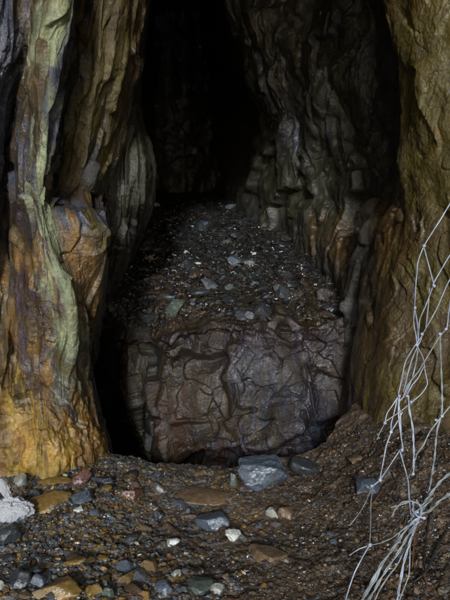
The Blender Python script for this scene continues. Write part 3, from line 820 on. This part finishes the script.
link('earth_crumbs', me2, kind='stuff', label='brown crumbs of earth and rock covering the bank below the right wall', category='earth')
link('rubble', me_, kind='stuff', label='broken rock covering the dark slope beyond the pit', category='rubble')

# ------------------------------------------------------------------ tubes: netting, sticks, twig shadows
def resample(P, step):
    P = np.asarray(P, float)
    n = len(P)
    if n > 2: P = catmull(P, np.linspace(0, n - 1, (n - 1) * 14 + 1), .28)
    s = np.concatenate([[0], np.cumsum(np.linalg.norm(np.diff(P, axis=0), axis=1))])
    k = max(3, int(s[-1] / step))
    t = np.linspace(0, s[-1], k)
    return np.stack([np.interp(t, s, P[:, i]) for i in range(3)], 1), t
def frames(P):
    T_ = np.gradient(P, axis=0); T_ /= np.linalg.norm(T_, axis=1)[:, None]
    up = np.array([0.3, 1, 0.1]); A = np.cross(T_, up); A /= np.linalg.norm(A, axis=1)[:, None]
    return T_, A, np.cross(T_, A)
def tube(P, r, sides=7):
    T_, A, B = frames(P); n = len(P)
    r = np.broadcast_to(r, (n,))
    a = np.arange(sides) * 2 * math.pi / sides
    V = P[:, None] + r[:, None, None] * (np.cos(a)[None, :, None] * A[:, None] + np.sin(a)[None, :, None] * B[:, None])
    i = np.arange(n * sides).reshape(n, sides); j = np.roll(i, -1, 1)
    Fq = np.stack([i[:-1], j[:-1], j[1:], i[1:]], -1).reshape(-1, 4)
    V = np.concatenate([V.reshape(-1, 3), P[:1], P[-1:]])
    c0, c1_ = n * sides, n * sides + 1
    caps = [[i[0, (k + 1) % sides], i[0, k], c0, c0] for k in range(sides)] + [[i[-1, k], i[-1, (k + 1) % sides], c1_, c1_] for k in range(sides)]
    return V, Fq, np.array(caps)
def merge(parts):
    V, Fq, off = [], [], 0
    for v, f, caps in parts:
        V.append(v); Fq.append(f + off)
        off += len(v)
    return np.concatenate(V), np.concatenate(Fq)
def rope(P, r=.0026):
    """thin cords are one smooth line that kinks a little, thick ones are two laid loosely round each other"""
    Q, t = resample(P, .006)
    Q = Q + .0035 * np.stack([fbm(Q * 5 + k * 9, 2) for k in range(3)], 1)
    T_, A, B = frames(Q)
    if r < .0030:
        return merge([tube(Q, r * 1.0 * (1 + .22 * fbm(Q * 60, 2)), 8)])
    r = r * .66; parts = []
    for ph in (0, math.pi):
        a = t / .11 * 2 * math.pi + ph + 1.5 * fbm(Q * 10, 2)
        parts.append(tube(Q + (r * .95) * (np.cos(a)[:, None] * A + np.sin(a)[:, None] * B), r * (1 + .15 * fbm(Q * 60 + ph, 2)), 8))
    return merge(parts)

def wire_material(name, c, c2):
    m, nt, b = new_mat(name)
    tc = nd(nt, 'ShaderNodeTexCoord').outputs['Object']
    n = noise_n(nt, tc, 22, 6, .65).outputs['Fac']; n2 = noise_n(nt, tc, 240, 3, .6).outputs['Fac']
    mx = nd(nt, 'ShaderNodeMix', data_type='RGBA')
    nt.links.new(rng_n(nt, n, .42, .62, 0, 1), mx.inputs['Factor']); mx.inputs['A'].default_value = (*c, 1); mx.inputs['B'].default_value = (*c2, 1)
    nt.links.new(mx.outputs['Result'], b.inputs['Base Color'])
    nt.links.new(rng_n(nt, n2, .3, .7, .35, .7), b.inputs['Roughness'])
    bp = nd(nt, 'ShaderNodeBump', {'Height': n2, 'Strength': .5, 'Distance': .001}); nt.links.new(bp.outputs[0], b.inputs['Normal'])
    return m
M_WIRE = wire_material('netting_cord', (.34, .38, .47), (.19, .21, .25))
M_WIRE2 = wire_material('netting_cord_grey', (.25, .275, .29), (.13, .145, .14))

net = bpy.data.objects.new('wire_netting', None); C.objects.link(net)
net.location = at(418, 512, 2.0)
net['label'] = 'torn knotted pale netting hanging in a tangle in front of the right wall'; net['category'] = 'netting'
ND = 2.15
def nd_at(py): return ND + .10 * math.sin(py * .02) - .30 * float(smooth(440, 600, np.float64(py)))      # the net sways in and out as it hangs
T_right = tree_of(me_right)
def strand(pts, dd=0.0, r=.0022, mat=None, part='strand'):
    P = np.array([at(q[0], q[1], nd_at(q[1]) + dd + (q[2] if len(q) > 2 else 0)) for q in pts])
    if pts[0][0] >= 500:                                  # tied off to the rock of the right wall
        a = Vector(P[0]); dr = (Vector((1, .35, .15))).normalized()
        loc, n_, i_, d_ = T_right.ray_cast(a, dr, 5)
        if loc is not None: P = np.concatenate([[np.array(loc)], [np.array(a + (loc - a) * .5) - np.array([0, 0, .02])], P])
    v, f = rope(P, r)
    v = v - np.array(net.location)
    link(part, build_mesh(part, v, f, mat=mat or M_WIRE), net)
def knot(px, py, r=.0052, dd=0.0, mat=None, seed=0):
    c = at(px, py, nd_at(py) + dd)
    rg = random.Random(px * 7 + py)
    parts = []
    for k in range(3):
        ax = [rg.uniform(-1, 1) for _ in range(3)]; q = Matrix.Rotation(rg.uniform(0, 3), 3, Vector(ax).normalized())
        t = np.linspace(0, 2 * math.pi * 1.1, 26)
        P = np.stack([np.cos(t) * r * .75, np.sin(t) * r * (.5 + .2 * k / 2), np.sin(2 * t + k) * r * .3], 1) @ np.array(q).T + c
        parts.append(tube(P, .003, 7))
    v, f = merge(parts)
    link('knot', build_mesh('knot', v - np.array(net.location), f, mat=mat or M_WIRE), net)
S = strand
S([(520, 90, .2), (480, 155, .1), (450, 203), (436, 226), (424, 246)])
S([(424, 246), (418, 262), (416, 285), (415, 308)])
S([(424, 247), (428, 262), (434, 284)])
S([(500, 190, .1), (466, 235), (450, 255), (433, 285)])
S([(510, 200, .1), (470, 250), (450, 280), (437, 308), (423, 334)], .01)
S([(433, 287), (426, 305), (420, 320), (418, 345)])
S([(430, 288), (428, 310), (426, 329)], .01)
S([(415, 308), (414, 322), (416, 335), (417, 345)])
S([(415, 308), (418, 325), (417, 342)], .008)
S([(500, 260, .1), (455, 290), (449, 310), (447, 328)], 0, .0026)
S([(446, 329), (439, 338), (430, 352), (418, 372), (408, 384), (403, 396)], 0, .0024, M_WIRE2)
S([(440, 335), (441, 370), (442, 402), (441, 415), (437, 430), (435, 455), (431, 478), (426, 502), (420, 516)], .015, .003, M_WIRE2)
S([(423, 335), (414, 347), (405, 362), (401, 380), (398, 394)])
S([(422, 338), (413, 356), (408, 372), (403, 392)], .01)
S([(418, 346), (416, 362), (412, 378), (404, 396), (398, 402)], .015)
S([(417, 346), (423, 358), (425, 372), (427, 384), (421, 394), (412, 402), (402, 410), (385, 422)], .005, .0018)
S([(399, 396), (398, 412), (400, 430), (403, 449)], .005, .0028)
S([(397, 396), (400, 415), (401, 432), (402, 449)], .012)
S([(408, 396), (409, 410), (413, 430), (414, 452), (413, 474)], 0, .0032)
S([(407, 394), (412, 385), (418, 378), (424, 366)], .01)
S([(398, 396), (393, 404), (387, 413), (385, 422)], .01, .0022)
S([(385, 423), (380, 432), (377, 440)], .01, .0014, M_WIRE2)
S([(397, 397), (394, 412), (391, 424), (391, 432)], .02)
S([(402, 412), (397, 422), (391, 432)], .015)
S([(391, 432), (386, 446), (383, 462), (380, 479)], 0, .0026)
S([(400, 450), (392, 462), (380, 480), (373, 486)], .01)
S([(400, 452), (404, 466), (408, 482), (409, 500), (411, 515)], 0, .0026)
S([(373, 486), (371, 505), (371, 525), (370, 545)], 0, .0018, M_WIRE2)
S([(372, 487), (366, 502), (358, 515), (350, 525)], .01, .0018, M_WIRE2)
S([(370, 545), (364, 555), (355, 572), (349, 588), (344, 604), (338, 622)], 0, .002)
S([(370, 545), (359, 549), (350, 555)], .01, .0015)
S([(370, 545), (381, 543), (392, 538), (402, 530), (414, 516)], .01, .0018, M_WIRE2)
# thick cords that meet in the big knot
S([(540, 430, .15), (480, 458, .05), (450, 473), (440, 481), (430, 494), (420, 508)], 0, .0042, M_WIRE2)
S([(540, 445, .15), (480, 480, .05), (450, 494), (439, 501), (430, 510), (420, 514)], 0, .0040, M_WIRE2)
S([(414, 516), (405, 530), (398, 542), (390, 553), (381, 566), (372, 582), (362, 600), (352, 616)], .01, .0040, M_WIRE2)
S([(418, 518), (409, 534), (400, 550), (391, 564), (382, 578), (374, 592), (364, 608)], 0, .0036, M_WIRE2)
S([(418, 518), (413, 532), (409, 546), (404, 562), (401, 580), (397, 604), (394, 620)], 0, .0036)
S([(410, 540), (410, 555), (409, 575), (403, 592), (398, 606)], .02, .0022, M_WIRE2)
S([(412, 535), (404, 552), (397, 566), (390, 575), (380, 590), (374, 604)], .02, .0024, M_WIRE2)
S([(400, 534), (392, 550), (384, 562), (377, 578), (368, 592), (360, 606)], .015, .003, M_WIRE2)
S([(392, 516), (395, 509), (402, 502), (412, 501), (421, 505)], -.01, .0028, M_WIRE2)
S([(391, 507), (402, 504), (408, 502)], -.008, .0022, M_WIRE2)
S([(413, 502), (413, 510), (417, 516), (425, 518)], -.02, .0032, M_WIRE)
S([(416, 500), (421, 508), (420, 516), (414, 520), (409, 526)], -.012, .003, M_WIRE)
S([(432, 498), (424, 506), (414, 512), (411, 520), (416, 527)], -.006, .003, M_WIRE2)
S([(500, 370, .1), (462, 395, .02), (450, 406), (440, 418), (430, 432), (424, 445), (416, 455)], .01, .0026, M_WIRE2)
S([(417, 455), (413, 465), (408, 478)], .02, .002, M_WIRE2)
for k in [(424, 246), (434, 286), (415, 308), (422, 334), (417, 345), (446, 329), (440, 334), (399, 396), (407, 396), (385, 423), (391, 432), (402, 450), (380, 480),
          (413, 474), (372, 486), (370, 545), (442, 416), (436, 420), (424, 518), (417, 512), (411, 402), (409, 501)]:
    knot(*k)

def stick(name, pts, r, mat, tree, label, cat, dz=.0):
    P = []
    if name == 'stick': dz = -.010
    for q in pts:
        loc, n = hit(q[0], q[1], tree)
        if loc is None: continue
        P.append(np.array(loc) + np.array([0, 0, r * .8 + dz + (q[2] if len(q) > 2 else 0)]))
    Q, t = resample(P, .006)
    rr = r * (1 + .25 * fbm(Q * 30, 3)) * np.linspace(1.1, .8, len(Q))
    v, f, caps = tube(Q, rr, 12)
    me = build_mesh(name, v, np.concatenate([f]), mat=mat)
    link(name, me, label=label, category=cat)
M_WOOD = rock_material('wet_wood', (.075, .045, .026), .6, bump=.4, streak=(1, 1, 1))
M_TWIG = rock_material('rusty_twig', (.13, .06, .022), .3, bump=.1)
M_SHADOW = rock_material('dark_shadow', (.02, .018, .016), .5, bump=.1)  # near-black colour for strands that stand for twig shadows
stick('stick', [(166, 526), (180, 536), (194, 547), (207, 558)], .014, M_WOOD, T_ground, 'thick brown stick lying slanted in the mud left of the middle', 'stick')
for i, (pl, lab) in enumerate([
    ([(374, 600), (377, 585, .03), (376, 565, .06)], 'thin orange-brown twig standing at the bottom edge left of the netting cords'),
    ([(372, 505), (380, 498, .02), (388, 490, .03)], 'short rusty twig beside the blue-grey stone under the netting'),
    ([(412, 570), (414, 550, .03), (417, 535, .05)], 'thin rusty twig just right of the cords below the big knot'),
    ([(428, 590), (424, 580, .02), (420, 574, .01)], 'short curled twig in the earth right of the lowest cords'),
    ([(398, 590), (385, 582, .01), (376, 585, .0)], 'fine twig lying across the earth behind the lowest cords')]):
    stick('twig', pl, .0022, M_TWIG, T_ground, lab, 'twig')
stick('shadow', [(448, 530), (436, 553, .01), (426, 575, .01), (412, 584, .0), (402, 586)], .0045, M_SHADOW, T_ground, 'dark bent root modelled as a strand along the earth in the bottom right corner', 'shadow')  # dark tube laid where a twig's shadow falls
stick('shadow', [(435, 505), (429, 525, .01), (425, 552, .01), (424, 575)], .003, M_SHADOW, T_ground, 'thin dark root modelled as a strand rising straight behind the netting cords, lower right', 'shadow')  # second dark tube, also standing for a twig shadow

# white crumpled sheet at the left edge
def crumple():
    v, f = ICO[5]; v = v.copy()
    v *= np.array([1, .8, .55])
    fc, jd = facet(v * 3.2 + 4, 91, .9, .5)
    fc2, jd2 = facet(v * 8 + 4, 92, .9, .5)
    n = v / np.linalg.norm(v, axis=1)[:, None]
    v = v + n * (.20 * fc + .09 * fc2 + .08 * fbm(v * 4, 3))[:, None]
    return v, f
m, nt, b = new_mat('white_plastic')
b.inputs['Base Color'].default_value = (.78, .8, .84, 1); b.inputs['Roughness'].default_value = .45
tcw = nd(nt, 'ShaderNodeTexCoord').outputs['Object']
nw = noise_n(nt, tcw, 3, 6, .7).outputs['Fac']
mixw = nd(nt, 'ShaderNodeMix', data_type='RGBA'); nt.links.new(rng_n(nt, nw, .55, .85, 0, .6), mixw.inputs['Factor'])
mixw.inputs['A'].default_value = (.86, .88, .92, 1); mixw.inputs['B'].default_value = (.42, .40, .36, 1); nt.links.new(mixw.outputs['Result'], b.inputs['Base Color'])
bw_ = nd(nt, 'ShaderNodeBump', {'Height': noise_n(nt, tcw, 9, 5, .7).outputs['Fac'], 'Strength': .8, 'Distance': .1}); nt.links.new(bw_.outputs[0], b.inputs['Normal'])
M_WHITE = m
v, f = crumple()
loc, _n = hit(8, 521, T_ground)
sheet_root = link('crumpled_sheet', build_mesh('crumpled_sheet', v, f, mat=M_WHITE), label='white crumpled sheet lying among the stones at the left edge', category='litter')
s_ = px_m(22, loc)
sheet_root.location = loc + Vector((0, .03, s_ * .35)); sheet_root.scale = (s_, s_ * .8, s_ * .95)
tip_me = build_mesh('folded_corner', v, f, mat=M_WHITE)
tip = link('folded_corner', tip_me, sheet_root)
tip.location = (-.35, .2, 1.05); tip.scale = (.22, .3, 1.0); tip.rotation_euler = (0, -.5, 0)

# ------------------------------------------------------------------ LIGHT
SUN_EL, SUN_AZ = math.radians(19), math.radians(-1.5)   # from behind the camera, a little to its left
to_sun = Vector((math.sin(SUN_AZ) * math.cos(SUN_EL), -math.cos(SUN_AZ) * math.cos(SUN_EL), math.sin(SUN_EL)))
sd = bpy.data.lights.new('sun', 'SUN'); so = bpy.data.objects.new('sun', sd); C.objects.link(so)
so.rotation_euler = to_sun.to_track_quat('Z', 'Y').to_euler()
sd.energy = 3.8; sd.angle = math.radians(7); sd.color = (.86, .93, 1)
w = bpy.data.worlds.new('World'); scene.world = w; w.use_nodes = True
nt = w.node_tree; bg = nt.nodes['Background']
sky = nt.nodes.new('ShaderNodeTexSky'); sky.sky_type = 'NISHITA'; sky.sun_disc = False
sky.sun_elevation = SUN_EL; sky.sun_rotation = math.atan2(to_sun.x, to_sun.y)
nt.links.new(sky.outputs[0], bg.inputs[0]); bg.inputs[1].default_value = .15
scene.view_settings.view_transform = 'Standard'; scene.view_settings.look = 'None'
scene.view_settings.exposure = 0.0; scene.view_settings.gamma = 1; scene.view_settings.use_curve_mapping = False
scene.render.engine = 'CYCLES'
scene.cycles.use_denoising = True
scene.cycles.max_bounces = 4; scene.cycles.diffuse_bounces = 3; scene.cycles.glossy_bounces = 2
scene.cycles.use_adaptive_sampling = True; scene.cycles.adaptive_threshold = .02
scene.cycles.sample_clamp_indirect = 4
print('small stones', n_made)
